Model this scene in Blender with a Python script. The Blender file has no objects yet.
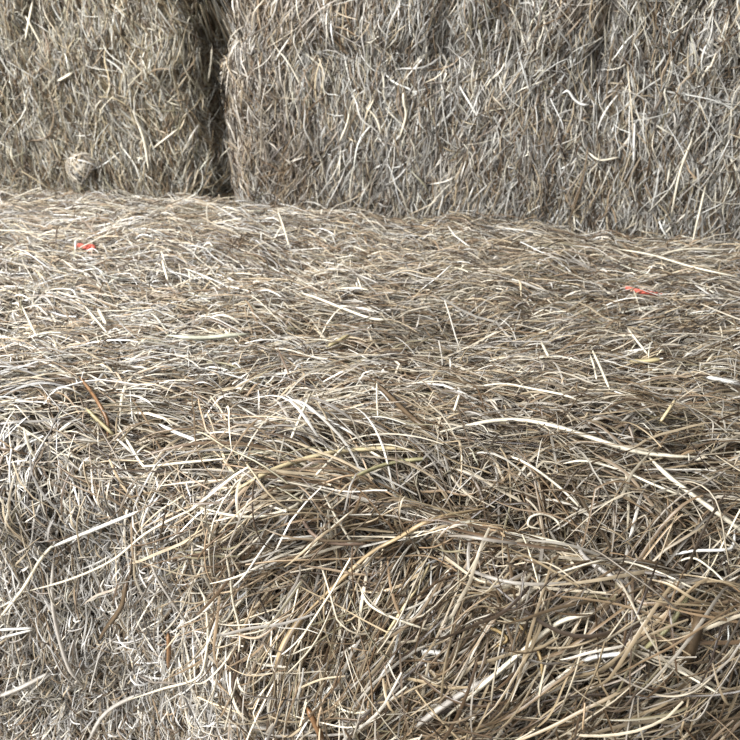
import bpy, math
import numpy as np

rng = np.random.default_rng(7)
scene = bpy.context.scene
COL = scene.collection
R_ = math.radians

# ------------------------------------------------------------------ camera
CAM = np.array([0.0, 0.0, 1.44])
PITCH = R_(27.0)
FPX = 793.0
cam_data = bpy.data.cameras.new('camera')
cam = bpy.data.objects.new('camera', cam_data)
COL.objects.link(cam)
cam.location = CAM
cam.rotation_euler = (R_(90) - PITCH, 0, 0)
cam_data.sensor_width = 36.0
cam_data.lens = 36.0 * FPX / 740.0
cam_data.clip_start = 0.02
scene.camera = cam
cam_data.dof.use_dof = True
cam_data.dof.focus_distance = 0.95
cam_data.dof.aperture_fstop = 11.0
FWD = np.array([0, math.cos(PITCH), -math.sin(PITCH)])
UPV = np.array([0, math.sin(PITCH), math.cos(PITCH)])


def pixel_ray(x, y):
    d = FWD + np.array([1.0, 0, 0]) * (x - 370) / FPX - UPV * (y - 370) / FPX
    return d / np.linalg.norm(d)


# ------------------------------------------------------------------ noise
class Noise2:
    def __init__(self, seed):
        self.g = np.random.default_rng(seed).uniform(-1, 1, (64, 64))

    def __call__(self, x, y):
        x = np.asarray(x, float); y = np.asarray(y, float)
        xi = np.floor(x).astype(int); yi = np.floor(y).astype(int)
        fx = x - xi; fy = y - yi
        fx = fx * fx * (3 - 2 * fx); fy = fy * fy * (3 - 2 * fy)
        g = self.g
        a = g[xi % 64, yi % 64]; b = g[(xi + 1) % 64, yi % 64]
        c = g[xi % 64, (yi + 1) % 64]; d = g[(xi + 1) % 64, (yi + 1) % 64]
        return (a * (1 - fx) + b * fx) * (1 - fy) + (c * (1 - fx) + d * fx) * fy


NZ = [Noise2(s) for s in range(20, 32)]


def sm(e0, e1, x):
    t = np.clip((x - e0) / (e1 - e0), 0, 1)
    return t * t * (3 - 2 * t)


# ------------------------------------------------------------------ bale surface
class Bale:
    """A rounded block; s runs up its back, over its top, down its front; u runs along it."""

    def __init__(self, origin, yaw, ua, ub, depth, height, r, disp):
        self.o = np.array(origin, float)
        self.eu = np.array([math.cos(yaw), math.sin(yaw), 0.0])
        self.ew = np.array([math.sin(yaw), -math.cos(yaw), 0.0])
        self.ua, self.ub, self.W, self.H, self.r = ua, ub, depth, height, r
        self.dfun = disp
        pts = []
        n = []

        def line(p, q, nn, k=160):
            for t in np.linspace(0, 1, k, endpoint=False):
                pts.append((p[0] + (q[0] - p[0]) * t, p[1] + (q[1] - p[1]) * t)); n.append(nn)

        def arc(c, a0, a1, k=60):
            for a in np.linspace(a0, a1, k, endpoint=False):
                pts.append((c[0] + r * math.cos(a), c[1] + r * math.sin(a))); n.append((math.cos(a), math.sin(a)))
        W, H = depth, height
        P = math.pi
        rb = 0.02
        line((0, 0), (0, H - r), (-1, 0)); arc((r, H - r), P, P / 2)
        line((r, H), (W - r, H), (0, 1)); arc((W - r, H - r), P / 2, 0)
        line((W, H - r), (W, 0), (1, 0)); line((W, 0), (0, 0), (0, -1))
        pts.append((0, 0)); n.append((-1, 0))
        self.p = np.array(pts); self.n = np.array(n, float)
        self.s = np.concatenate([[0], np.cumsum(np.linalg.norm(np.diff(self.p, axis=0), axis=1))])
        self.per = self.s[-1]
        self.s_top = H - r + P * r / 2
        self.s_edge = self.s_top + W - 2 * r
        self.s_front = self.s_edge + P * r / 2
        self.s_foot = self.s_front + H - r

    def disp(self, u, s):
        fade = sm(0.05, 0.25, s) * sm(-0.06, 0.02, self.s_foot - s)
        return self.dfun(u, s) * fade

    def inset(self, u):
        r = self.r
        d = np.maximum(np.maximum(self.ua + r - u, u - (self.ub - r)), 0)
        d = np.minimum(d, r)
        return -(r - np.sqrt(np.maximum(r * r - d * d, 0)))

    def map(self, u, s, off, hang=False):
        s = np.clip(s, 0, self.per)
        w = np.interp(s, self.s, self.p[:, 0]); z = np.interp(s, self.s, self.p[:, 1])
        nw = np.interp(s, self.s, self.n[:, 0]); nz = np.interp(s, self.s, self.n[:, 1])
        d = off + self.disp(u, s) + self.inset(u)
        uc = np.clip(u, self.ua - 0.045, self.ub + 0.045)
        if hang:                                        # past the lower edge keep straight down the face
            past = np.maximum(s - self.s_foot, 0)
            w = np.where(past > 0, self.W, w); z = np.where(past > 0, -past, z)
            nw = np.where(past > 0, 1.0, nw); nz = np.where(past > 0, 0.0, nz)
        d = d - 0.8 * np.maximum(np.maximum(self.ua - u, u - self.ub), 0)
        w = w + nw * d; z = z + nz * d
        pos = self.o + uc[..., None] * self.eu + w[..., None] * self.ew + z[..., None] * np.array([0, 0, 1.0])
        nor = nw[..., None] * self.ew + nz[..., None] * np.array([0, 0, 1.0])
        return pos, nor

    def sd(self, P):
        q = P - self.o
        u = float(q @ self.eu); w = float(q @ self.ew); z = float(q[2])
        e = self.p - np.array([w, z])
        k = int(np.argmin((e * e).sum(1)))
        d = float(np.linalg.norm(e[k])) * (-1 if 0 < w < self.W and 0 < z < self.H else 1)
        s = float(self.s[k])
        if u < self.ua - 0.01 or u > self.ub + 0.01:
            return 9.0, u, s
        return d - float(self.disp(np.array([u]), np.array([s]))[0] + self.inset(np.array([u]))[0]), u, s


def march(x, y, offset, bales):
    d = pixel_ray(x, y)
    t = 0.3
    while t < 3.2:
        P = CAM + d * t
        best = min((b.sd(P)[0], i) for i, b in enumerate(bales))
        if best[0] < offset:
            b = bales[best[1]]
            return P, b, b.sd(P)[1:]
        t += max(0.002, min(0.05, (best[0] - offset) * 0.5))
    return CAM + d * 2.2, bales[0], (0.0, 0.0)


# ------------------------------------------------------------------ displacement of each bale
YAW = R_(-17.0)
FRONT_O = (0.0, 1.95, 0.0)
FR = dict(W=1.19, H=0.90, r=0.10)
bumps = []          # filled below: (u, s, su, ss, rotation, amplitude)


def front_disp(u, s):
    d = 0.022 * NZ[0](u * 3.1 + 5, s * 3.1) + 0.012 * NZ[1](u * 8, s * 8) + 0.007 * NZ[2](u * 19, s * 19)
    for (bu, bs, su, ss, ro, a) in bumps:
        du = u - bu; ds = s - bs
        c, k = math.cos(ro), math.sin(ro)
        x = (du * c + ds * k) / su; y = (-du * k + ds * c) / ss
        d = d + a * np.exp(-(x * x + y * y))
    return d


front = Bale(FRONT_O, YAW, -1.35, 1.25, FR['W'], FR['H'], FR['r'], front_disp)


def flat_us(x, y):
    _, _, us = march(x, y, 0.0, [front])
    return us


def bump_px(x, y, su, ss, ro, a):
    u, s = flat_us(x, y)
    return (u, s, su, ss, ro, a)


new = [
    bump_px(640, 515, 0.26, 0.05, 0.05, -0.13),
    bump_px(400, 550, 0.12, 0.03, 0.4, -0.07),     # dark hollow behind the spilled hay
    bump_px(440, 465, 0.13, 0.05, 0.0, -0.06),
    bump_px(330, 560, 0.10, 0.05, -0.5, -0.02),
    bump_px(270, 385, 0.18, 0.05, 0.0, -0.035),
    bump_px(300, 500, 0.14, 0.05, -0.2, 0.03),
    bump_px(400, 690, 0.30, 0.10, -0.2, 0.055),       # swelling of spilled hay over the edge
    bump_px(560, 640, 0.18, 0.09, 0.0, 0.04),
    bump_px(650, 420, 0.30, 0.07, 0.0, 0.015),
    bump_px(90, 640, 0.16, 0.2, 0.0, -0.03),
    bump_px(100, 300, 0.3, 0.10, 0.0, 0.01),
]
bumps.extend(new)

LYAW = R_(-5.0)


def x_to_u(b, px, py):
    P, _, us = march(px, py, 0.0, [b])
    return us[0]


def make_wall_disp(cuts, seed, top_z, amp=1.0, lumps=()):
    def f(u, s):
        wob = 0.02 * NZ[seed](u * 0 + 3, s * 6) + 0.012 * NZ[seed + 1](u * 4, s * 15)
        d = amp * (0.03 * NZ[seed](u * 3.6 + 9, s * 3.0) + 0.014 * NZ[seed + 1](u * 10, s * 9) + 0.007 * NZ[seed + 2](u * 24, s * 18))
        for c, dep, wd in cuts:
            d = d - dep * np.exp(-((u - c + wob) / wd) ** 2)
        for bu, bs, su, ss, a in lumps:
            d = d + a * np.exp(-((u - bu) / su) ** 2 - ((s - bs) / ss) ** 2)
        return d
    return f


RIGHT_CUT = [(-0.20, 0.012, 0.02), (0.0, 0.016, 0.022), (0.205, 0.032, 0.03), (0.36, 0.014, 0.02), (0.53, 0.028, 0.02), (0.69, 0.018, 0.02), (0.84, 0.02, 0.02), (1.0, 0.02, 0.02)]
LEFT_CUT = [(-0.66, 0.018, 0.018), (-0.865, 0.04, 0.022), (-1.10, 0.03, 0.02)]
BW = 1.2
eR = np.array([math.sin(YAW), -math.cos(YAW), 0]); eL = np.array([math.sin(LYAW), -math.cos(LYAW), 0])
RO = np.array([0.0, 1.95, 0.0]) - eR * BW
LO = np.array([-0.43, 2.20, 0.0]) - eL * BW - np.array([math.cos(LYAW), math.sin(LYAW), 0]) * (-0.43)
LEFT_LUMPS = []; RIGHT_LUMPS = []
right_low = Bale(RO, YAW, -0.36, 2.05, BW, 1.27, 0.035, make_wall_disp(RIGHT_CUT, 3, 1.27, 1.0, RIGHT_LUMPS))
left_low = Bale(LO, LYAW, -2.45, -0.43, BW, 1.28, 0.035, make_wall_disp(LEFT_CUT, 6, 1.28, 1.3, LEFT_LUMPS))
right_up = Bale(RO + np.array([0, 0, 1.27]), YAW, -0.35, 2.05, BW + 0.012, 0.85, 0.09, make_wall_disp(RIGHT_CUT[1:], 8, 0.85))
left_up = Bale(LO + np.array([0, 0, 1.28]), LYAW, -2.45, -0.44, BW + 0.015, 0.85, 0.09, make_wall_disp(LEFT_CUT[1:], 5, 0.85))
for lst, bb, items in ((LEFT_LUMPS, left_low, [(35, 80, .10, .035, .04), (40, 118, .10, .02, -.035), (62, 165, .03, .05, -.045), (35, 150, .07, .04, .025), (175, 60, .10, .06, .025), (150, 160, .1, .03, .03)]),
                       (RIGHT_LUMPS, right_low, [(650, 88, .12, .03, -.035), (560, 102, .05, .04, -.025), (600, 140, .12, .05, .02), (450, 90, .04, .07, -.03), (300, 90, .1, .04, .02), (400, 200, .1, .05, .02), (440, 215, .03, .05, -.02)])):
    new_l = []
    for px, py, su, ss, a in items:
        _, _, us = march(px, py, 0.0, [bb])
        new_l.append((us[0], us[1], su, ss, a))
    lst.extend(new_l)
ALL = [front, right_low, left_low, right_up, left_up]


# ------------------------------------------------------------------ materials
def srgb(c):
    c = np.asarray(c, float) / 255.0
    return np.where(c <= 0.04045, c / 12.92, ((c + 0.055) / 1.055) ** 2.4)


def hay_material():
    m = bpy.data.materials.new('dry_hay')
    m.use_nodes = True
    nt = m.node_tree
    b = nt.nodes['Principled BSDF']
    at = nt.nodes.new('ShaderNodeAttribute'); at.attribute_name = 'hay_colour'
    tc = nt.nodes.new('ShaderNodeTexCoord')
    nz = nt.nodes.new('ShaderNodeTexNoise'); nz.inputs['Scale'].default_value = 90
    nt.links.new(tc.outputs['Object'], nz.inputs['Vector'])
    mr = nt.nodes.new('ShaderNodeMapRange')
    mr.inputs['From Min'].default_value = 0.3; mr.inputs['From Max'].default_value = 0.7
    mr.inputs['To Min'].default_value = 0.82; mr.inputs['To Max'].default_value = 1.12
    nt.links.new(nz.outputs['Fac'], mr.inputs['Value'])
    mx = nt.nodes.new('ShaderNodeVectorMath'); mx.operation = 'SCALE'
    nt.links.new(at.outputs['Color'], mx.inputs[0]); nt.links.new(mr.outputs['Result'], mx.inputs['Scale'])
    nt.links.new(mx.outputs['Vector'], b.inputs['Base Color'])
    b.inputs['Roughness'].default_value = 0.38
    b.inputs['Specular IOR Level'].default_value = 0.5
    return m


def core_material():
    m = bpy.data.materials.new('packed_hay_shaded')
    m.use_nodes = True
    nt = m.node_tree
    b = nt.nodes['Principled BSDF']
    tc = nt.nodes.new('ShaderNodeTexCoord')
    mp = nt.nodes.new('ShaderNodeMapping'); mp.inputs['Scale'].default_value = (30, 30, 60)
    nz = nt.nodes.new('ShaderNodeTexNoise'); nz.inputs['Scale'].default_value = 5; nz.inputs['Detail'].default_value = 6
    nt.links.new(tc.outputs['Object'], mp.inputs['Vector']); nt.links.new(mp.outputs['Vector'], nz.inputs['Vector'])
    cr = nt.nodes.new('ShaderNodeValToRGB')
    cr.color_ramp.elements[0].color = (*srgb((50, 42, 34)), 1); cr.color_ramp.elements[0].position = 0.3  # darker than the hay itself: shade of the gaps between strands, in the colour
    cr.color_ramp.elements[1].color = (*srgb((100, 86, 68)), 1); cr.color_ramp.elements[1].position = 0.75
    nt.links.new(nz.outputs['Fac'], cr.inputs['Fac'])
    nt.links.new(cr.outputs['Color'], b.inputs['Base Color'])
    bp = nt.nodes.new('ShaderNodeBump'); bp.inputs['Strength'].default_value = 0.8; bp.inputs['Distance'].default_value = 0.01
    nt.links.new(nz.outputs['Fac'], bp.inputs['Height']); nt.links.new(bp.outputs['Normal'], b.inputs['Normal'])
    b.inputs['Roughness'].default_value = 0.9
    return m


HAY = hay_material()
CORE = core_material()

# hay colours (sRGB): cream, straw, tan, brown, grey, grey white, dark brown, olive
PAL = np.array([srgb(c) for c in [(232, 224, 208), (198, 182, 156), (158, 137, 113), (104, 84, 64), (172, 168, 164), (238, 236, 232), (66, 53, 42), (150, 144, 120)]]) * 0.74


def colours(n, weights, jitter=0.12):
    w = np.array(weights, float); w /= w.sum()
    k = rng.choice(len(PAL), n, p=w)
    k2 = rng.choice(len(PAL), n, p=w)
    f = rng.uniform(0, 0.5, n)[:, None]
    f = f * 0.5
    c = PAL[k] * (1 - f) + PAL[k2] * f
    return np.clip(c * np.exp(rng.normal(0, jitter, n))[:, None], 0.01, 0.85)


# depth of the hay as seen from where the photograph was taken, so single stalks can be laid on top of it
CELL = 3
GW = 740 // CELL + 2
ZB = np.full((GW, GW), 9.0)


def splat(P):
    q = P.reshape(-1, 3) - CAM
    z = q @ FWD
    x = 370 + FPX * q[:, 0] / np.maximum(z, 0.05); y = 370 - FPX * (q @ UPV) / np.maximum(z, 0.05)
    m = (x > 0) & (x < 740) & (y > 0) & (y < 740) & (z > 0.1)
    np.minimum.at(ZB, ((y[m] / CELL).astype(int), (x[m] / CELL).astype(int)), z[m])


def hay_depth(x, y, pct=30):
    i = int(np.clip(y / CELL, 1, GW - 3)); j = int(np.clip(x / CELL, 1, GW - 3))
    v = ZB[i - 1:i + 2, j - 1:j + 2].ravel()
    v = v[v < 8]
    return float(np.percentile(v, pct)) if len(v) else None


# ------------------------------------------------------------------ strand geometry
def ribbons(P, N, width, tube, col):
    """P (n,k,3) centre lines, N (n,k,3) facing, width (n,k), tube (n,) bool -> verts, quads, colours; three vertices per ring"""
    n, k, _ = P.shape
    T = np.empty_like(P)
    T[:, 1:-1] = P[:, 2:] - P[:, :-2]; T[:, 0] = P[:, 1] - P[:, 0]; T[:, -1] = P[:, -1] - P[:, -2]
    T /= np.linalg.norm(T, axis=2, keepdims=True) + 1e-9
    S = np.cross(T, N); S /= np.linalg.norm(S, axis=2, keepdims=True) + 1e-9
    B = np.cross(S, T)
    w = width[..., None] * 0.5
    tb = tube[:, None, None].astype(float)
    lift = w * (0.45 * (1 - tb) + 0.9 * tb)
    a = P - S * w - B * (w * 0.5 * tb)
    b = P + B * lift
    c = P + S * w - B * (w * 0.5 * tb)
    V = np.stack([a, b, c], axis=2).reshape(-1, 3)
    base = (np.arange(n) * k * 3)[:, None] + (np.arange(k - 1) * 3)[None, :]
    q1 = np.stack([base, base + 1, base + 4, base + 3], -1).reshape(-1, 4)
    q2 = np.stack([base + 1, base + 2, base + 5, base + 4], -1).reshape(-1, 4)
    bt = base[tube]
    q3 = np.stack([bt + 2, bt, bt + 3, bt + 5], -1).reshape(-1, 4)
    Q = np.concatenate([q1, q2, q3])
    g = np.linspace(-1, 1, k)[None, :] * rng.normal(0, 0.12, n)[:, None]
    C = col[:, None, :] * (1 + g)[..., None]
    C = np.repeat(C[:, :, None, :], 3, axis=2).reshape(-1, 3)
    return V, Q, np.clip(C, 0.005, 0.9)


def link_mesh(name, V, Q, C, mat, parent=None, loc=None, smooth=True):
    me = bpy.data.meshes.new(name)
    V = np.asarray(V, np.float32)
    if loc is not None:
        V = V - np.asarray(loc, np.float32)
    me.vertices.add(len(V)); me.vertices.foreach_set('co', V.ravel())
    me.loops.add(Q.size); me.loops.foreach_set('vertex_index', Q.astype(np.int32).ravel())
    me.polygons.add(len(Q)); me.polygons.foreach_set('loop_start', np.arange(0, Q.size, Q.shape[1], dtype=np.int32))
    me.update(calc_edges=True)
    if smooth:
        me.polygons.foreach_set('use_smooth', np.ones(len(Q), bool))
    if C is not None:
        at = me.color_attributes.new('hay_colour', 'FLOAT_COLOR', 'POINT')
        at.data.foreach_set('color', np.concatenate([C, np.ones((len(C), 1))], 1).astype(np.float32).ravel())
    me.materials.append(mat)
    o = bpy.data.objects.new(name, me)
    COL.objects.link(o)
    if parent is not None:
        o.parent = parent
        if loc is None:
            o.location = tuple(-np.array(parent.location))
    elif loc is not None:
        o.location = tuple(float(v) for v in loc)
    return o


def merge(parts):
    V = []; Q = []; C = []; k = 0
    for v, q, c in parts:
        V.append(v); Q.append(q + k); C.append(c); k += len(v)
    return np.concatenate(V), np.concatenate(Q), np.concatenate(C)


def lay(b, u0, s0, L, ang, weights, off=(-0.03, 0.004), width=(0.0015, 0.004), tilt=0.12, bow=0.006, curl=1.0,
        k=8, tube=0.25, roll=0.55, tint=None, jitter=0.22, hang=False, kink=0.16, wiggle=0.10, ang_dev=None):
    """Strands laid along the surface of bale b with centres (u0,s0), lengths L and directions ang (0 = along u, +90 = down the front)."""
    n = len(u0)
    t = np.linspace(0, 1, k)[None, :]
    kap = rng.normal(0, curl, n)[:, None]
    wig = rng.normal(0, wiggle, n)[:, None] * np.sin(t * 2 * np.pi * rng.uniform(0.6, 1.6, n)[:, None] + rng.uniform(0, 6.3, n)[:, None])
    Lc = L[:, None]
    a = ang[:, None] + kap * (t - 0.5) * Lc + wig
    bent = (rng.random(n) < kink)[:, None]
    a = a + bent * np.where(t > rng.uniform(0.3, 0.7, n)[:, None], rng.normal(0, 0.9, n)[:, None], 0)
    st = Lc / (k - 1)
    du = np.cumsum(np.cos(a) * st, 1); ds = np.cumsum(np.sin(a) * st, 1)
    du -= du.mean(1, keepdims=True); ds -= ds.mean(1, keepdims=True)
    u = u0[:, None] + du; s = s0[:, None] + ds
    o = rng.uniform(off[0], off[1], n)[:, None]
    h = o + np.clip(rng.normal(0, tilt, n), -0.45, 0.45)[:, None] * (t - 0.5) * Lc + np.abs(rng.normal(0, bow, n))[:, None] * 4 * t * (1 - t)
    h = np.maximum(h, off[0] - 0.02)
    P, N = b.map(u, s, h, hang)
    splat(P)
    N = N + rng.normal(0, roll, (n, 1, 3)) + rng.normal(0, 0.25, (n, 1, 3)) * (t[..., None] - 0.5)
    N /= np.linalg.norm(N, axis=2, keepdims=True)
    tb = rng.random(n) < tube
    wd = np.exp(rng.uniform(np.log(width[0]), np.log(width[1]), n))
    wd = np.where(tb, np.minimum(wd, 0.0026), wd)[:, None]
    prof = np.where(tb[:, None], 1.0, np.clip(np.sin(np.pi * (0.12 + 0.86 * t)) ** 0.5, 0.15, 1))
    col = colours(n, weights, jitter)
    if tint is not None:
        col = col * tint(u0, s0)
    return ribbons(P, N, wd * prof, tb, np.clip(col, 0.01, 0.85))


def uni(a, b, n):
    return rng.uniform(a, b, n)


def lengths(n, lo, hi):
    return lo + (hi - lo) * rng.beta(1.3, 2.6, n)


def clusters(n, per, u_rng, s_rng, su, ss):
    """positions gathered in locks of about `per` strands; returns u, s and the lock of each strand"""
    if per <= 1:
        return uni(*u_rng, n), uni(*s_rng, n), np.arange(n)
    nc = max(2, n // per)
    g = rng.integers(0, nc, n)
    uc = uni(*u_rng, nc)[g]; sc = uni(*s_rng, nc)[g]
    return uc + rng.normal(0, su, n), sc + rng.normal(0, ss, n), g


# ------------------------------------------------------------------ objects
def thing(name, label, cat, loc, group=None):
    o = bpy.data.objects.new(name, None)
    COL.objects.link(o)
    o.location = tuple(float(v) for v in loc)
    o['label'] = label; o['category'] = cat
    if group:
        o['group'] = group
    return o


def packed_core(b, parent, inset=-0.035, du=0.03, ds=0.03):
    U = np.linspace(b.ua, b.ub, int((b.ub - b.ua) / du) + 1)
    S = np.linspace(0, b.per, int(b.per / ds) + 1)[:-1]
    uu, ss = np.meshgrid(U, S, indexing='ij')
    P, _ = b.map(uu, ss, np.full(uu.shape, inset) * np.where(ss > b.s_foot, 0.2, 1.0))
    nu, ns = uu.shape
    V = P.reshape(-1, 3)
    V[:, 2] = np.maximum(V[:, 2], b.o[2])
    i = np.arange(nu - 1)[:, None]; j = np.arange(ns)[None, :]
    j2 = (j + 1) % ns
    Q = np.stack([i * ns + j, (i + 1) * ns + j, (i + 1) * ns + j2, i * ns + j2], -1).reshape(-1, 4)
    extra = []
    VV = [V]
    for row in (0, nu - 1):
        c = len(V) + len(extra and [0]) if False else None
    c0 = V[:ns].mean(0); c1 = V[-ns:].mean(0)
    V = np.concatenate([V, [c0, c1]])
    n0 = len(V) - 2
    me_quads = Q
    jj = np.arange(0, ns - 1, 2)
    capa = np.stack([np.full(len(jj), n0), jj, jj + 1, (jj + 2) % ns], -1)
    off = (nu - 1) * ns
    capb = np.stack([np.full(len(jj), n0 + 1), off + (jj + 2) % ns, off + jj + 1, off + jj], -1)
    Q = np.concatenate([me_quads, capa, capb])
    return link_mesh('packed_core', V, Q, None, CORE, parent)


#                cream straw tan brown grey gwhite dark olive
W_TOP = [3.0, 2.4, 2.4, 2.2, 1.8, 1.6, 1.1, 0.25]
W_TOPR = [2.2, 2.4, 3.2, 3.0, 1.4, 0.9, 1.2, 0.3]
W_FACE = [2.6, 1.6, 1.4, 1.2, 2.6, 3.4, 0.6, 0.1]
W_LOOSE = [2.4, 2.8, 3.0, 2.6, 1.6, 0.9, 1.3, 0.7]
W_LEFT = [2.0, 2.0, 2.0, 1.8, 3.0, 1.2, 1.2, 0.6]
W_RIGHT = [1.5, 1.2, 1.3, 1.5, 4.4, 1.9, 1.3, 0.2]

# ---- the bale one stands at ---------------------------------------------------
bale_front = thing('hay_bale', 'low hay bale with a broad flat top and hay spilling over its front edge', 'hay bale',
                   front.o + front.ew * FR['W'] / 2, 'big square hay bales of the stack')
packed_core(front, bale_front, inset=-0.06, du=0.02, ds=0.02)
parts = []
sT, sE, sF = front.s_top, front.s_edge, front.s_front


def brown_patch(u, s):
    f = sm(-0.3, 0.45, u + 0.35 * NZ[4](u * 4, s * 4))
    f = f * (0.45 + 0.55 * sm(sE - 0.55, sE - 0.15, s))
    m = 1.04 - 0.5 * f
    return np.stack([m * (1 + 0.03 * f), m * (1 - 0.03 * f), m * (0.99 - 0.13 * f)], -1) * (1 + 0.10 * NZ[9](u * 9, s * 9))[:, None]


def top_layer(n, L, off, width, spread, k=7, a0=0.0, smin=None, smax=None, w=W_TOP, **kw):
    u = uni(-1.33, 1.2, n); s = uni((sT - 0.12) if smin is None else smin, (sE + 0.13) if smax is None else smax, n)
    a = a0 + 0.6 * NZ[7](u * 2.3, s * 3.5) + rng.normal(0, spread, n)
    a = np.where(rng.random(n) < 0.14, uni(-1.6, 1.6, n), a)
    # over the left front edge the stalks turn downwards
    turn = sm(sE - 0.04, sE + 0.14, s)
    a = a + turn * uni(0.1, 1.5, n)
    return lay(front, u, s, lengths(n, *L), a, w, off=off, width=width, k=k, tint=brown_patch, **kw)


parts.append(top_layer(16000, (0.04, 0.14), (-0.055, -0.018), (0.002, 0.0045), 0.5, k=5))
parts.append(top_layer(21000, (0.04, 0.17), (-0.024, 0.000), (0.0014, 0.004), 0.42, k=6, tilt=0.16))
parts.append(top_layer(8000, (0.04, 0.20), (-0.008, 0.005), (0.0012, 0.0036), 0.5, k=7, tilt=0.2, bow=0.007))
parts.append(top_layer(8000, (0.012, 0.05), (-0.008, 0.006), (0.0012, 0.0034), 0.9, k=4, tilt=0.3))
top_o = link_mesh('top_hay', *merge(parts), HAY, bale_front)
top_o['kind'] = 'stuff'

parts = []
BORDER = [flat_us(x, y) for x, y in ((185, 478), (150, 520), (165, 570), (195, 640), (235, 735))]
BS = np.array([p[1] for p in BORDER]); BU = np.array([p[0] for p in BORDER])
_o = np.argsort(BS); BS = BS[_o]; BU = BU[_o]


def face_layer(n, L, off, width, spread, k=6, smin=sE + 0.07, smax=sF + 0.55, w=W_FACE, u_rng=(-1.2, 0.75), **kw):
    u = uni(*u_rng, n); s = uni(smin, smax, n)
    keep = rng.random(n) < np.maximum(sm(0.12, -0.02, u - np.interp(s, BS, BU)), 0.12) * sm(sE + 0.03, sE + 0.16, s + rng.normal(0, 0.02, n))
    u = u[keep]; s = s[keep]; n = len(u)
    a = np.pi / 2 + 0.5 * NZ[8](u * 5, s * 5) + rng.normal(0, spread, n)
    return lay(front, u, s, lengths(n, *L), a, w, off=off, width=width, k=k, **kw)


parts.append(face_layer(9000, (0.04, 0.12), (-0.055, -0.015), (0.002, 0.0045), 0.6, k=5))
parts.append(face_layer(15000, (0.02, 0.09), (-0.026, 0.000), (0.0014, 0.0034), 0.6, k=5, tilt=0.25))
parts.append(face_layer(8000, (0.015, 0.07), (-0.010, 0.008), (0.0010, 0.0026), 0.75, k=5, tilt=0.45))
parts.append(face_layer(2600, (0.06, 0.20), (-0.008, 0.006), (0.0014, 0.0036), 0.4, k=9, smax=sF + 0.3))
# longer hay combed over the left end of the edge
nl = 110
ul = uni(-1.0, -0.15, nl); sl = uni(sE - 0.06, sF + 0.10, nl)
ok = ul < np.interp(sl, BS, BU) + 0.06
ul = ul[ok]; sl = sl[ok]
gl = rng.integers(0, len(ul), 1300)
al = (np.pi - 0.35 - 0.95 * sm(sE - 0.05, sF, sl) + rng.normal(0, 0.22, len(ul)))[gl] + rng.normal(0, 0.15, 1300)
parts.append(lay(front, ul[gl] + rng.normal(0, 0.018, 1300), sl[gl] + rng.normal(0, 0.018, 1300), lengths(1300, 0.06, 0.22), al,
                 [3.2, 2.2, 1.8, 1.2, 2.2, 2.6, 0.5, 0.2], off=(-0.012, 0.010), width=(0.0014, 0.0044), k=10, tilt=0.18, bow=0.008))
face_o = link_mesh('front_hay', *merge(parts), HAY, bale_front)
face_o['kind'] = 'stuff'

# ---- hay spilled over the front edge -------------------------------------------
parts = []


def spill(n, per, L, off, width, spread, dev, k=10, lock_off=0.0, **kw):
    nc = max(4, n // per)
    U = []; S = []
    while len(U) < nc:
        u = uni(-0.62, 0.75, 4 * nc); s = uni(sE - 0.16, sF + 0.45, 4 * nc)
        left = np.interp(s, BS, BU)
        m = sm(-0.02, 0.10, u - left) * sm(sE - 0.16, sE - 0.02, s - 0.08 * NZ[5](u * 5, s * 0) - 0.06 * sm(0.1, 0.5, u))
        keep = rng.random(4 * nc) < m * (1 - 0.8 * hollow(u, s))
        U.extend(u[keep]); S.extend(s[keep])
    uc = np.array(U[:nc]); sc = np.array(S[:nc])
    # swept from the upper right to the lower left, nearly level behind, steeper in front
    base = np.pi - (0.12 + 0.95 * sm(sE - 0.06, sF + 0.06, sc)) - 0.35 * sm(-0.12, -0.30, uc)
    base = base + 0.30 * NZ[10](uc * 4.0 + 3, sc * 4.0)
    base = base + rng.normal(0, spread, nc)
    base = np.where(rng.random(nc) < 0.10, uni(0, np.pi, nc), base)
    g = rng.integers(0, nc, n)
    u = uc[g] + rng.normal(0, 0.016, n); s = sc[g] + rng.normal(0, 0.016, n)
    a = base[g] + rng.normal(0, dev, n)
    a = np.where(rng.random(n) < 0.07, uni(0, np.pi, n), a)
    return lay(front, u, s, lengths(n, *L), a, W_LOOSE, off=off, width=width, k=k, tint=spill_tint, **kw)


def hollow(u, s):
    h = 0
    for (bu, bs, su, ss, ro, a) in bumps[:2]:
        h = h + np.exp(-((u - bu) / su) ** 2 - ((s - bs) / (ss * 0.9)) ** 2)
    return np.clip(h, 0, 1)


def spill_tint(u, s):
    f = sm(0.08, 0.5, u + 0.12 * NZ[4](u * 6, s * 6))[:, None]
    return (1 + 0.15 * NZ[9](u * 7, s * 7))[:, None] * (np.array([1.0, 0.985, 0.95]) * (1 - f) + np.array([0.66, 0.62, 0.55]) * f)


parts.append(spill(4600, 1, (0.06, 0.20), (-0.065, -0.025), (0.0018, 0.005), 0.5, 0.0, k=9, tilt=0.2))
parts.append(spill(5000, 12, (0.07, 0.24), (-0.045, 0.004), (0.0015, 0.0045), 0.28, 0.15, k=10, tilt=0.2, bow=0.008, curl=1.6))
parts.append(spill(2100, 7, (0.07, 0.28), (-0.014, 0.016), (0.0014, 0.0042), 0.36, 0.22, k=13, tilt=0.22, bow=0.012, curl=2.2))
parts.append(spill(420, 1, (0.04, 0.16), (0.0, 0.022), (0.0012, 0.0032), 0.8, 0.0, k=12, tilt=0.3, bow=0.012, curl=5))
loose = link_mesh('loose_hay', *merge(parts), HAY, None, loc=front.map(np.array([0.1]), np.array([sF]), np.array([0.0]))[0][0])
loose['label'] = 'tangle of long loose hay spilling over the front edge of the low bale'
loose['category'] = 'loose hay'
loose['kind'] = 'stuff'


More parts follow.
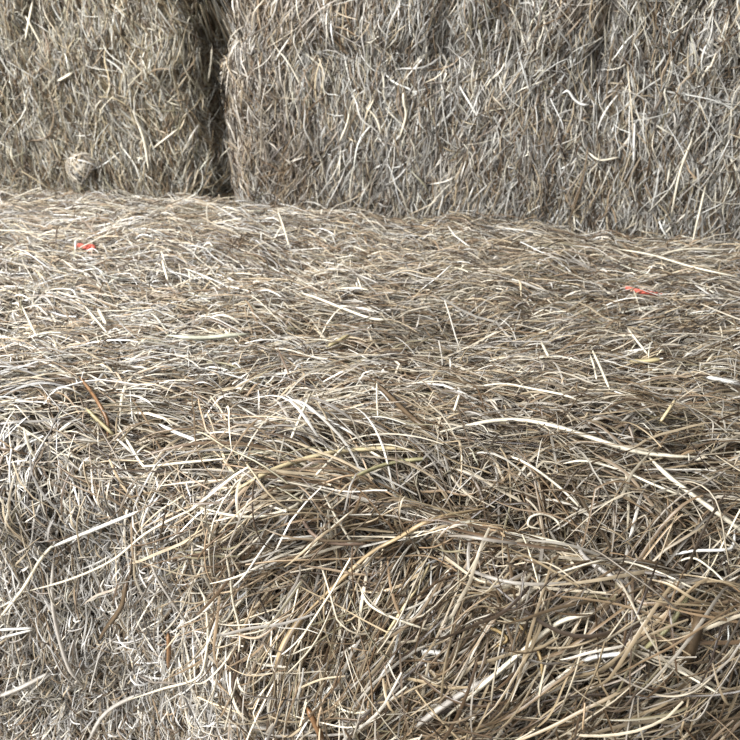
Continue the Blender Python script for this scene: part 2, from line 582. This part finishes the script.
# ---- the bales of the wall behind -----------------------------------------------
def wall_bale(b, cuts, u_lo, u_hi, s_lo, s_hi, label, weights, per_m2, tint, fringe=0.0):
    root = thing('hay_bale', label, 'hay bale', b.o + b.eu * (b.ua + b.ub) / 2 + b.ew * b.W / 2, 'big square hay bales of the stack')
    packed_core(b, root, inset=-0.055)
    edges = [u_lo] + sorted(c[0] for c in cuts if u_lo < c[0] < u_hi) + [u_hi]
    for e0, e1 in zip(edges[:-1], edges[1:]):
        area = (e1 - e0) * (s_hi - s_lo)
        ps = []
        for frac, per, L, off, width, sp, dev, k, kw in (
                (0.9, 1, (0.05, 0.16), (-0.055, -0.018), (0.002, 0.005), 0.30, 0, 5, dict()),
                (0.9, 14, (0.06, 0.21), (-0.028, 0.000), (0.0016, 0.0044), 0.24, 0.17, 8, dict(tilt=0.15, curl=2.2, wiggle=0.22)),
                (0.35, 9, (0.05, 0.23), (-0.010, 0.008), (0.0014, 0.0042), 0.32, 0.28, 10, dict(tilt=0.2, bow=0.010, curl=3.5, wiggle=0.28)),
                (0.18, 1, (0.02, 0.07), (-0.006, 0.008), (0.0016, 0.004), 0.8, 0, 4, dict(tilt=0.3))):
            n = max(20, int(area * per_m2 * frac))
            u, s, g = clusters(n, per, (e0, e1), (s_lo, s_hi), 0.012, 0.03)
            nc = g.max() + 1
            ac = np.pi / 2 + rng.normal(0, sp, nc)
            ac = np.where(rng.random(nc) < 0.08, uni(0, np.pi, nc), ac)
            a = ac[g] + 0.38 * NZ[11](u * 6 + b.o[2], s * 7) + rng.normal(0, dev + 0.02, n)
            ps.append(lay(b, u, s, lengths(n, *L), a, weights, off=off, width=width, k=k, tint=tint, hang=True, **kw))
        fl = link_mesh('hay_flake', *merge(ps), HAY, root)
        fl['kind'] = 'stuff'
    return root


def left_tint(u, s):
    return (1 + 0.12 * NZ[2](u * 7, s * 7))[:, None] * np.array([0.86, 0.86, 0.80])


def right_tint(u, s):
    f = sm(0.0, 0.6, NZ[1](u * 4.5, s * 5.5))[:, None]
    return (1 + 0.15 * NZ[3](u * 8, s * 8))[:, None] * (np.array([0.84, 0.845, 0.82]) * (1 - f) + np.array([0.72, 0.67, 0.60]) * f)


def span(b, z0, z1):
    """s of the heights z0 (lower) .. z1 (upper) on the front of b"""
    zf = b.p[:, 1]
    m = (b.s > b.s_edge)
    s = b.s[m]; z = zf[m]
    o = np.argsort(z)
    return np.interp(z1, z[o], s[o]), np.interp(z0, z[o], s[o])


s1, s2 = span(right_low, 0.82, 1.265)
wall_bale(right_low, RIGHT_CUT, -0.44, 1.40, s1 - 0.06, s2, 'greyish hay bale behind the low bale, right of the dark upright gap', W_RIGHT, 25000, right_tint)
s1, s2 = span(right_up, 0.0, 0.36)
wall_bale(right_up, RIGHT_CUT[1:], -0.39, 1.40, s1, s2 + 0.03, 'hay bale stacked on the greyish bale, only its lower edge showing', W_RIGHT, 25000, right_tint)
s1, s2 = span(left_low, 0.82, 1.275)
wall_bale(left_low, LEFT_CUT, -1.75, -0.36, s1 - 0.06, s2, 'tan shaggy hay bale behind the low bale, left of the dark upright gap', W_LEFT, 24000, left_tint)
s1, s2 = span(left_up, 0.0, 0.36)
wall_bale(left_up, LEFT_CUT[1:], -1.75, -0.40, s1, s2 + 0.03, 'hay bale stacked on the tan shaggy bale, only its lower edge showing', W_LEFT, 24000, left_tint)


# ------------------------------------------------------------------ single stalks and scraps
def smooth_path(P, m):
    P = np.asarray(P, float)
    if len(P) == 2:
        return P[0] + (P[1] - P[0]) * np.linspace(0, 1, m)[:, None]
    E = np.concatenate([[2 * P[0] - P[1]], P, [2 * P[-1] - P[-2]]])
    out = []
    nseg = len(P) - 1
    for t in np.linspace(0, nseg - 1e-6, m):
        i = int(t); f = t - i
        p0, p1, p2, p3 = E[i], E[i + 1], E[i + 2], E[i + 3]
        out.append(0.5 * (2 * p1 + (p2 - p0) * f + (2 * p0 - 5 * p1 + 4 * p2 - p3) * f * f + (3 * p1 - p0 - 3 * p2 + p3) * f ** 3))
    return np.array(out)


def stalk_mesh(P, N, w, flat, taper=0.35):
    """closed four sided stalk or blade"""
    k = len(P)
    T = np.gradient(P, axis=0); T /= np.linalg.norm(T, axis=1, keepdims=True) + 1e-9
    S = np.cross(T, N); S /= np.linalg.norm(S, axis=1, keepdims=True) + 1e-9
    B = np.cross(S, T)
    t = np.linspace(0, 1, k)
    ww = (w * 0.5 * np.minimum(1, taper + (1 - taper) * np.minimum(t, 1 - t) * 6))[:, None]
    th = ww * flat
    ring = np.stack([P - S * ww, P + B * th, P + S * ww, P - B * th * 0.7], 1)
    V = ring.reshape(-1, 3)
    i = np.arange(k - 1)[:, None] * 4; j = np.arange(4)[None, :]
    Q = np.stack([i + j, i + (j + 1) % 4, i + 4 + (j + 1) % 4, i + 4 + j], -1).reshape(-1, 4)
    Q = np.concatenate([Q, [[3, 2, 1, 0]], [[4 * k - 4, 4 * k - 3, 4 * k - 2, 4 * k - 1]]])
    return V, Q


TONES = dict(cream=(230, 221, 200), white=(232, 230, 224), straw=(206, 190, 152), tan=(176, 154, 120), brown=(118, 98, 74), dark=(84, 66, 50),
             grey=(184, 178, 170), gold=(204, 176, 124), yellow=(216, 200, 154), olive=(166, 160, 122), rust=(158, 118, 80), green=(206, 206, 186), rose=(186, 158, 138))


def stalk(name, label, tone, px_w, pts, flat=0.3, lift=0.014, tuck=0.010, cat='stalk', group=None):
    m = max(6, 5 * (len(pts) - 1) + 1)
    pp = smooth_path(pts, m) if len(pts) > 2 else smooth_path(pts, 8)
    Z = np.array([hay_depth(x, y) or np.nan for x, y in pp])
    ok = ~np.isnan(Z)
    Z = np.interp(np.arange(len(Z)), np.arange(len(Z))[ok], Z[ok])
    Zm = np.array([np.min(Z[max(0, i - 1):i + 2]) for i in range(len(Z))])
    for _ in range(6):
        Zm[1:-1] = 0.25 * Zm[:-2] + 0.5 * Zm[1:-1] + 0.25 * Zm[2:]
    e = 1 - np.abs(np.linspace(-1, 1, len(Zm)))
    Zm = Zm - 0.003 + 0.010 * np.clip(1 - e * 4, 0, 1)
    P = np.array([CAM + pixel_ray(x, y) * (z / (pixel_ray(x, y) @ FWD)) for (x, y), z in zip(pp, Zm)])
    N = np.tile(np.array([0, -0.35, 0.6]), (len(P), 1))
    depth = np.linalg.norm(P.mean(0) - CAM)
    N = N + (CAM - P) / depth * 0.6
    N /= np.linalg.norm(N, axis=1, keepdims=True)
    V, Q = stalk_mesh(P, N, px_w * depth / FPX, flat)
    c = srgb(TONES[tone]) * (0.55 if tone in ('rust', 'gold', 'yellow', 'brown', 'dark', 'rose') else 0.85)
    C = np.tile(c, (len(V), 1)) * (1 + rng.normal(0, 0.03, len(V)))[:, None]
    o = link_mesh(name, V, Q, np.clip(C, 0, 0.9), HAY, None, loc=P.mean(0))
    o['label'] = label; o['category'] = cat
    if group:
        o['group'] = group
    return o


B_ = 'grass_blade'; S_ = 'hay_stalk'
STALKS = [
    # hollow and spill at the right
    (B_, 'longest pale flat blade, arching level over the dark hollow in the low bale', 'cream', 4.6, [(440, 432), (485, 422), (520, 420), (555, 426), (590, 437), (630, 450), (670, 456), (700, 457)], .2),
    (B_, 'broad pale blade slanting down to the picture\'s right edge beside the dark hollow', 'cream', 5.0, [(647, 455), (670, 477), (700, 500), (740, 529), (765, 548)], .2),
    (S_, 'thin pale stalk curving down to the right just under the longest pale blade', 'cream', 2.6, [(560, 464), (585, 461), (620, 470), (655, 485), (695, 501)], .6),
    (S_, 'pale stalk bending steeply down into the middle of the dark hollow', 'cream', 2.8, [(505, 455), (520, 460), (540, 472), (565, 492), (588, 516)], .6),
    (B_, 'short silvery grey blade hanging curved below the dark hollow', 'grey', 5.0, [(577, 542), (585, 557), (605, 572), (632, 587)], .2),
    (S_, 'thin cream stalk humped like a low arch across the spilled hay under the hollow', 'cream', 2.2, [(524, 578), (560, 572), (591, 563), (612, 560), (642, 566), (672, 578), (693, 588), (723, 598)], .7),
    (S_, 'pale stalk curled back into a small loop above the silvery blade', 'cream', 2.6, [(563, 532), (556, 520), (543, 514), (531, 517), (529, 526), (545, 530)], .5),
    (S_, 'white stalk sharply bent upwards near the picture\'s right edge', 'white', 3.0, [(669, 556), (693, 551), (723, 550), (733, 546), (735, 527)], .5),
    (S_, 'small cream hooked stalk drooping under the sharply bent white stalk', 'cream', 2.4, [(674, 563), (693, 558), (710, 568), (726, 583)], .6),
    (B_, 'olive blade leaning up to the right beside the widest dark brown blade', 'olive', 5.0, [(639, 654), (666, 630), (680, 610), (689, 595)], .25),
    (B_, 'widest dark brown blade, upright in the spilled hay at lower right', 'brown', 10.0, [(683, 672), (694, 640), (703, 605)], .15),
    (S_, 'thin pale stalk running down to the right from the foot of the olive blade', 'cream', 2.4, [(639, 654), (679, 671), (726, 698)], .6),
    (B_, 'short level whitish blade ending at the foot of the olive blade', 'white', 4.6, [(581, 661), (601, 656), (637, 653)], .3),
    (B_, 'long cream blade slanting across the spilled hay up from the bottom edge', 'cream', 4.6, [(440, 722), (490, 679), (524, 650), (560, 622), (600, 612)], .25),
    (S_, 'small golden hooked scrap of stem in the spilled hay', 'gold', 3.6, [(488, 627), (500, 632), (507, 640), (493, 648)], .5),
    (S_, 'golden stalk curving down beside the small golden hooked scrap', 'gold', 3.0, [(514, 618), (531, 639), (541, 659), (542, 679)], .5),
    # middle of the spill
    (S_, 'thin pale straight stalk crossing over another to make an X above the spilled hay', 'cream', 2.4, [(324, 495), (336, 517), (362, 559)], .7),
    (S_, 'thin pale stalk rising to the right, under arm of the X above the spilled hay', 'cream', 2.2, [(302, 558), (329, 530), (356, 508)], .7),
    (B_, 'rosy brown blade curving like a bowl below the X of thin stalks', 'rose', 4.0, [(301, 517), (313, 534), (333, 543), (370, 544)], .3),
    (B_, 'long twisted grey brown stalk climbing to the right through the whole spill', 'tan', 4.2, [(301, 618), (343, 578), (370, 554), (400, 537), (434, 519), (493, 507)], .4),
    (S_, 'thin cream stalk sagging below the long twisted grey brown stalk', 'cream', 2.6, [(360, 588), (370, 605), (394, 618), (434, 632)], .6),
    (B_, 'broad tan blade slanting down at the lower end of the twisted stalk', 'tan', 6.0, [(306, 612), (296, 625), (285, 642), (275, 668)], .2),
    (B_, 'small bright white chip of leaf lying level in the spilled hay', 'white', 5.0, [(422, 651), (443, 653)], .3),
    (S_, 'stubby rust brown stem at the very bottom edge', 'rust', 5.5, [(307, 707), (324, 742)], .6),
    (B_, 'broad grey blade slanting up to the right at the bottom edge of the spill', 'grey', 6.0, [(414, 728), (448, 703), (495, 674)], .25),
    (S_, 'straight tan stalk rising steeply to the right above the white chip', 'straw', 3.0, [(382, 641), (402, 610), (421, 581), (431, 560)], .6),
    (S_, 'smooth cream stalk turning up at its right end, behind the X of thin stalks', 'cream', 3.0, [(199, 507), (225, 514), (250, 517), (272, 514), (296, 505), (306, 490)], .6),
    # left face
    (S_, 'bright white straight stick slanting over the left end of the front edge', 'white', 3.8, [(49, 548), (88, 532), (145, 509)], .6),
    (S_, 'pale stalk falling to the left edge from the bright white stick', 'cream', 3.4, [(55, 543), (40, 560), (22, 590), (-4, 622)], .6),
    (S_, 'very long thin cream stalk sweeping from the left face up into the spill', 'cream', 2.6, [(20, 593), (68, 580), (111, 561), (145, 534), (176, 517), (199, 507)], .6),
    (B_, 'long grey blade hanging down the middle of the pale left face', 'grey', 3.4, [(54, 554), (52, 591), (56, 625), (68, 666), (83, 686)], .3),
    (B_, 'dark twisted blade hanging just left of the spill\'s curling stalks', 'brown', 5.0, [(127, 577), (122, 605), (105, 630), (99, 640)], .35),
    (B_, 'grey blade reaching in from the left edge low on the pale face', 'grey', 4.4, [(-3, 697), (20, 688), (51, 672)], .3),
    (S_, 'white stick poking in level from the left edge, upper of two', 'white', 2.6, [(-3, 630), (35, 628)], .6),
    (S_, 'white stick poking in from the left edge, lower of two that meet', 'white', 2.4, [(-3, 639), (35, 629)], .6),
    (S_, 'short upright orange brown stub on the left of the spill', 'rust', 4.2, [(168, 632), (169, 650), (168, 669)], .6),
    (S_, 'thin grey stalk curving down to the right above the orange brown stub', 'grey', 2.6, [(149, 558), (159, 581), (179, 612), (190, 628)], .6),
    (S_, 'pale stalk folded into a V at the left of the spill', 'cream', 2.6, [(196, 581), (209, 605), (223, 622), (236, 606), (250, 591)], .6),
    (S_, 'long pale stalk hanging beside the orange brown stub and hooking to the left', 'cream', 2.6, [(203, 592), (208, 625), (206, 655), (197, 678), (162, 689), (128, 700)], .6),
    (B_, 'dark brown hooked stem hanging at the lower left of the spill', 'dark', 4.0, [(240, 640), (237, 668), (233, 686), (240, 700), (250, 720)], .5),
    (B_, 'grey blade rising to the right at the bottom of the pale left face', 'grey', 4.0, [(88, 742), (100, 720), (115, 706), (142, 693)], .3),
    (S_, 'slim cream stalk hanging nearly straight down just right of the folded V stalk', 'cream', 2.4, [(225, 551), (230, 575), (233, 601), (240, 632), (238, 660)], .6),
    # left part of the top
    (S_, 'brown woody stem lying across the left of the top, ending in a dark tip', 'rust', 3.6, [(79, 376), (90, 390), (98, 402), (107, 420), (108, 438)], .7),
    (S_, 'pale stalk bent into an L on the left of the top', 'cream', 3.0, [(117, 424), (130, 445), (142, 464), (150, 466), (190, 462), (233, 458)], .6),
    (B_, 'greenish white blade lying level on the left of the top', 'green', 4.6, [(166, 335), (199, 338), (225, 336), (250, 334)], .25),
    (S_, 'short pale stick standing on the far left part of the top', 'cream', 2.6, [(162, 259), (168, 281)], .6),
    (S_, 'thin pale stick falling to the right in front of the greenish white blade', 'cream', 2.0, [(84, 305), (108, 334)], .7),
    (S_, 'thin pale stick slanting near the left edge of the top', 'cream', 2.0, [(22, 306), (37, 337)], .7),
    (B_, 'short broad cream chip left of the greenish white blade', 'cream', 4.0, [(98, 308), (106, 324)], .3),
    (B_, 'white sliver lying right of the bent L stalk', 'white', 4.0, [(159, 424), (180, 434), (199, 441)], .3),
    (B_, 'straw yellow splinter lying under the brown woody stem', 'yellow', 4.0, [(86, 408), (100, 422), (115, 436)], .35),
    # middle of the top
    (S_, 'thin pale stalk standing up straight at the back of the top', 'cream', 2.0, [(277, 208), (284, 228), (290, 249)], .7),
    (B_, 'flat dark brown stem slanting down to the right at the middle of the top', 'brown', 5.6, [(374, 381), (394, 400), (414, 419), (431, 431)], .4),
    (S_, 'pale straight stick slanting steeply left of the middle of the top', 'cream', 3.2, [(311, 392), (300, 418), (289, 444)], .6),
    (S_, 'long pale stalk running down to the right through the dark patch of the top', 'white', 2.8, [(285, 395), (310, 410), (336, 424), (360, 438)], .6),
    (B_, 'long cream stalk lying on the brighter far half of the top', 'cream', 3.2, [(299, 292), (320, 299), (340, 307), (370, 318), (392, 320)], .4),
    (S_, 'thin pale upright stalk beside the flat dark brown stem', 'cream', 2.0, [(377, 381), (377, 400), (378, 417)], .7),
    (S_, 'short pale peg right of the flat dark brown stem', 'cream', 3.0, [(460, 393), (454, 412)], .6),
    (B_, 'yellow tan splinter lying in the middle of the top', 'yellow', 4.0, [(326, 347), (338, 341), (350, 334)], .35),
    (S_, 'small pale sliver curving down below the dark patch of the top', 'cream', 3.0, [(360, 441), (372, 452), (384, 459)], .5),
    (S_, 'pale stick falling to the left over the front edge of the top', 'cream', 2.8, [(347, 444), (330, 461), (313, 478)], .6),
    (B_, 'broad tan blade sweeping over the front edge, longest of the combed bundle', 'straw', 5.0, [(230, 494), (262, 475), (289, 464), (320, 455), (346, 451), (390, 448), (418, 451)], .25),
    (B_, 'olive blade lying just below the long tan sweeping blade', 'olive', 4.4, [(352, 478), (378, 467), (402, 461), (434, 458)], .25),
    # right part of the top
    (B_, 'short yellow blade lying level on the right of the top', 'yellow', 5.0, [(628, 361), (645, 361), (663, 359)], .35),
    (S_, 'longer pale stick of the pair leaning together left of the short yellow blade', 'cream', 2.8, [(591, 347), (600, 366), (610, 390)], .6),
    (S_, 'shorter pale stick of the pair leaning together left of the short yellow blade', 'cream', 2.2, [(590, 354), (594, 366), (597, 381)], .6),
    (S_, 'pale stick slanting down towards the short yellow blade from behind', 'cream', 2.4, [(627, 327), (638, 342), (650, 357)], .6),
    (B_, 'short cream peg lying left of the leaning pair of sticks', 'cream', 3.2, [(541, 341), (549, 357)], .4),
    (S_, 'tan stalk leaning up to the right above the dark hollow', 'straw', 3.2, [(659, 424), (668, 411), (676, 399)], .5),
    (S_, 'thin pale stalk bowed over the brown hay behind the longest pale blade', 'cream', 2.6, [(478, 386), (505, 384), (534, 389), (564, 395), (588, 404)], .6),
    (S_, 'long pale stalk lying at the far right of the top, behind the orange twine', 'cream', 2.2, [(618, 249), (652, 255), (693, 267), (742, 278)], .6),
    (S_, 'thin pale bowed stalk at the far right, against the foot of the greyish bale', 'cream', 1.9, [(661, 255), (679, 250), (700, 249), (723, 250)], .6),
    (B_, 'white blade reaching the picture\'s right edge on the top of the low bale', 'white', 4.2, [(704, 376), (722, 380), (745, 385)], .3),
    # wall behind
    (B_, 'short bright chip slanting on the face of the tan shaggy bale', 'cream', 3.4, [(57, 81), (65, 77), (73, 72)], .35),
    (S_, 'thin pale stick falling to the right, high on the tan shaggy bale', 'cream', 2.2, [(25, 15), (33, 29), (42, 46)], .6),
    (S_, 'thin pale stick falling to the left, crossing another high on the tan shaggy bale', 'cream', 2.2, [(33, 0), (29, 20), (25, 41)], .6),
    (S_, 'long pale stem bending down to the foot of the tan shaggy bale', 'cream', 2.6, [(133, 111), (140, 128), (145, 145), (149, 172)], .6),
    (S_, 'pale stick rising to the right near the foot of the tan shaggy bale', 'cream', 2.0, [(152, 149), (165, 139), (179, 128)], .6),
    (S_, 'upright pale stalk beside the dark gap on the tan shaggy bale', 'cream', 2.4, [(212, 46), (211, 62), (208, 82)], .6),
    (S_, 'wavy white stalk on the right half of the greyish bale', 'white', 2.6, [(561, 94), (568, 91), (574, 99), (581, 104), (590, 105)], .6),
    (S_, 'straight upright white stalk in the middle of the greyish bale\'s right half', 'white', 2.4, [(635, 122), (634, 143), (634, 165)], .6),
    (S_, 'long white stalk slanting down the greyish bale towards its foot', 'cream', 2.2, [(693, 138), (686, 155), (679, 176), (671, 217)], .6),
    (S_, 'pale stalk at the foot of the greyish bale near the picture\'s right edge', 'cream', 2.2, [(706, 184), (700, 210), (693, 240)], .6),
    (S_, 'pale stalk sagging level across the right half of the greyish bale', 'cream', 2.4, [(588, 152), (600, 160), (620, 157)], .6),
    (S_, 'kinked pale stalk hanging on the left half of the greyish bale', 'cream', 2.6, [(403, 90), (404, 103), (406, 116), (399, 140)], .6),
    (S_, 'pale stalk leaning to the left, left one of a spread pair on the greyish bale', 'cream', 2.2, [(351, 105), (347, 124), (339, 143)], .6),
    (S_, 'pale stalk leaning to the right, right one of a spread pair on the greyish bale', 'cream', 2.2, [(366, 107), (376, 118), (382, 136)], .6),
]
for st in STALKS:
    name, label, tone, wpx, pts, flat = st
    stalk(name, label, tone, wpx, pts, flat, cat='grass blade' if name == B_ else 'hay stalk')


# ---- tuft at the foot of the left bale ------------------------------------------
def tuft(x, y, r, n, label):
    c, b, (u, s) = march(x, y, 0.02, ALL)
    k = 8
    th = uni(0, 2 * np.pi, n); el = uni(-0.3, 1.4, n); rr = r * uni(0.35, 1.0, n)
    d = np.stack([np.cos(th) * np.cos(el), np.sin(th) * np.cos(el), np.sin(el)], -1) * rr[:, None]
    ax = rng.normal(0, 1, (n, 3)); ax = np.cross(d, ax); ax /= np.linalg.norm(ax, axis=1, keepdims=True)
    L = uni(0.03, 0.09, n)[:, None, None]
    t = np.linspace(-0.5, 0.5, k)[None, :, None]
    ang = t * L / (rr[:, None, None])
    P = c + d[:, None, :] * np.cos(ang) + ax[:, None, :] * rr[:, None, None] * np.sin(ang)
    N = d[:, None, :] / rr[:, None, None] + rng.normal(0, 0.5, (n, 1, 3)) + 0 * P
    w = np.tile(uni(0.0018, 0.004, n)[:, None], (1, k))
    o = link_mesh('hay_tuft', *ribbons(P, N, w, rng.random(n) < 0.4, colours(n, [4, 3, 1.5, 0.5, 2, 2, 0, 0])), HAY, None, loc=c)
    o['label'] = label; o['category'] = 'hay tuft'
    return o


tuft(83, 168, 0.045, 420, 'small round pale tuft of hay at the foot of the tan shaggy bale')


# ---- orange baling twine ---------------------------------------------------------
def twine_material():
    m = bpy.data.materials.new('orange_twine')
    m.use_nodes = True
    nt = m.node_tree
    b = nt.nodes['Principled BSDF']
    w = nt.nodes.new('ShaderNodeTexNoise'); w.inputs['Scale'].default_value = 200
    cr = nt.nodes.new('ShaderNodeValToRGB')
    cr.color_ramp.elements[0].color = (*srgb((176, 72, 58)), 1); cr.color_ramp.elements[1].color = (*srgb((206, 110, 92)), 1)
    nt.links.new(w.outputs['Fac'], cr.inputs['Fac']); nt.links.new(cr.outputs['Color'], b.inputs['Base Color'])
    b.inputs['Roughness'].default_value = 0.6
    return m


TW = twine_material()


def twine(label, pts, wpx, lift=0.003):
    pp = smooth_path(pts, 22)
    P = np.array([march(x, y, lift - 0.010 * abs(2 * i / 21 - 1) ** 2, ALL)[0] for i, (x, y) in enumerate(pp)])
    for _ in range(2):
        P[1:-1] = 0.25 * P[:-2] + 0.5 * P[1:-1] + 0.25 * P[2:]
    depth = np.linalg.norm(P.mean(0) - CAM)
    r = wpx * depth / FPX * 0.28
    T = np.gradient(P, axis=0); T /= np.linalg.norm(T, axis=1, keepdims=True)
    A = np.cross(T, [0, 0, 1.0]); A /= np.linalg.norm(A, axis=1, keepdims=True); Bn = np.cross(A, T)
    Vs = []; Qs = []; off = 0
    for q in range(3):                                  # three twisted yarns
        ph = np.arange(22) * 0.75 + q * 2 * np.pi / 3
        c = P + (A * np.cos(ph)[:, None] + Bn * np.sin(ph)[:, None]) * r * 0.8
        ring = np.stack([c + (A * math.cos(a) + Bn * math.sin(a)) * r for a in np.linspace(0, 2 * np.pi, 6, endpoint=False)], 1)
        V = ring.reshape(-1, 3)
        i = np.arange(21)[:, None] * 6; j = np.arange(6)[None, :]
        Q = np.stack([i + j, i + (j + 1) % 6, i + 6 + (j + 1) % 6, i + 6 + j], -1).reshape(-1, 4)
        Vs.append(V); Qs.append(Q + off); off += len(V)
    o = link_mesh('baling_twine', np.concatenate(Vs), np.concatenate(Qs), None, TW, None, loc=P.mean(0))
    o['label'] = label; o['category'] = 'twine'
    return o


twine('short red loop of baling twine half buried at the left of the top', [(75, 247), (80, 245), (85, 248), (91, 246), (94, 249), (90, 252)], 4.6, 0.007)
twine('orange red length of baling twine lying on the right of the top', [(626, 288), (634, 290), (643, 292), (651, 293), (661, 295)], 4.2, 0.010)

# ------------------------------------------------------------------ barn floor
fm = bpy.data.materials.new('barn_floor')
fm.use_nodes = True
nt = fm.node_tree
nz = nt.nodes.new('ShaderNodeTexNoise'); nz.inputs['Scale'].default_value = 6; nz.inputs['Detail'].default_value = 8
cr = nt.nodes.new('ShaderNodeValToRGB')
cr.color_ramp.elements[0].color = (*srgb((120, 112, 100)), 1); cr.color_ramp.elements[1].color = (*srgb((168, 160, 146)), 1)
nt.links.new(nz.outputs['Fac'], cr.inputs['Fac']); nt.links.new(cr.outputs['Color'], nt.nodes['Principled BSDF'].inputs['Base Color'])
nt.nodes['Principled BSDF'].inputs['Roughness'].default_value = 0.9
V = np.array([(-4, -3, -0.1), (4, -3, -0.1), (4, 5, -0.1), (-4, 5, -0.1), (-4, -3, 0), (4, -3, 0), (4, 5, 0), (-4, 5, 0)], float)
Q = np.array([(3, 2, 1, 0), (4, 5, 6, 7), (0, 1, 5, 4), (1, 2, 6, 5), (2, 3, 7, 6), (3, 0, 4, 7)])
fl = link_mesh('floor', V, Q, None, fm, None, loc=(0, 0, 0), smooth=False)
fl['kind'] = 'structure'

wm = bpy.data.materials.new('barn_boards')
wm.use_nodes = True
nt = wm.node_tree
tcw = nt.nodes.new('ShaderNodeTexCoord')
wv = nt.nodes.new('ShaderNodeTexWave'); wv.inputs['Scale'].default_value = 3.0; wv.inputs['Distortion'].default_value = 1.5
crw = nt.nodes.new('ShaderNodeValToRGB')
crw.color_ramp.elements[0].color = (*srgb((82, 74, 64)), 1); crw.color_ramp.elements[1].color = (*srgb((120, 110, 98)), 1)
nt.links.new(tcw.outputs['Object'], wv.inputs['Vector']); nt.links.new(wv.outputs['Fac'], crw.inputs['Fac'])
nt.links.new(crw.outputs['Color'], nt.nodes['Principled BSDF'].inputs['Base Color'])
nt.nodes['Principled BSDF'].inputs['Roughness'].default_value = 0.9
V = np.array([(-4, 4.8, 0), (4, 4.8, 0), (4, 5, 0), (-4, 5, 0), (-4, 4.8, 3.6), (4, 4.8, 3.6), (4, 5, 3.6), (-4, 5, 3.6)], float)
wb = link_mesh('wall_back', V, Q, None, wm, None, loc=(0, 0, 0), smooth=False)
wb['kind'] = 'structure'

# ------------------------------------------------------------------ light: overcast day through the open side of the barn
w = bpy.data.worlds.new('daylight')
scene.world = w
w.use_nodes = True
nt = w.node_tree
bg = nt.nodes['Background']
tc = nt.nodes.new('ShaderNodeTexCoord')
vm = nt.nodes.new('ShaderNodeVectorMath'); vm.operation = 'DOT_PRODUCT'
vm.inputs[1].default_value = tuple(np.array([-0.58, -0.30, 0.757]))
nt.links.new(tc.outputs['Generated'], vm.inputs[0])
cr = nt.nodes.new('ShaderNodeValToRGB')
cr.color_ramp.elements[0].position = 0.0; cr.color_ramp.elements[0].color = (0.16, 0.16, 0.16, 1)
cr.color_ramp.elements[1].position = 0.9; cr.color_ramp.elements[1].color = (1.0, 1.0, 1.0, 1)
nt.links.new(vm.outputs['Value'], cr.inputs['Fac'])
nt.links.new(cr.outputs['Color'], bg.inputs['Color'])
bg.inputs['Strength'].default_value = 0.95

# the open doorway on the left
ld = bpy.data.lights.new('doorway_daylight', 'AREA')
ld.shape = 'RECTANGLE'; ld.size = 2.2; ld.size_y = 2.2; ld.energy = 300; ld.color = (1.0, 0.99, 0.97)
lo = bpy.data.objects.new('doorway_daylight', ld)
COL.objects.link(lo)
lp = np.array([-2.7, -0.15, 3.2]); tgt = np.array([0.1, 1.0, 0.9])
lo.location = lp
from mathutils import Vector
lo.rotation_euler = Vector(tgt - lp).to_track_quat('-Z', 'Y').to_euler()

vs = scene.view_settings
vs.view_transform = 'Standard'; vs.look = 'None'; vs.gamma = 1.0; vs.use_curve_mapping = False
vs.exposure = 0.46
scene.cycles.max_bounces = 6
scene.cycles.diffuse_bounces = 2
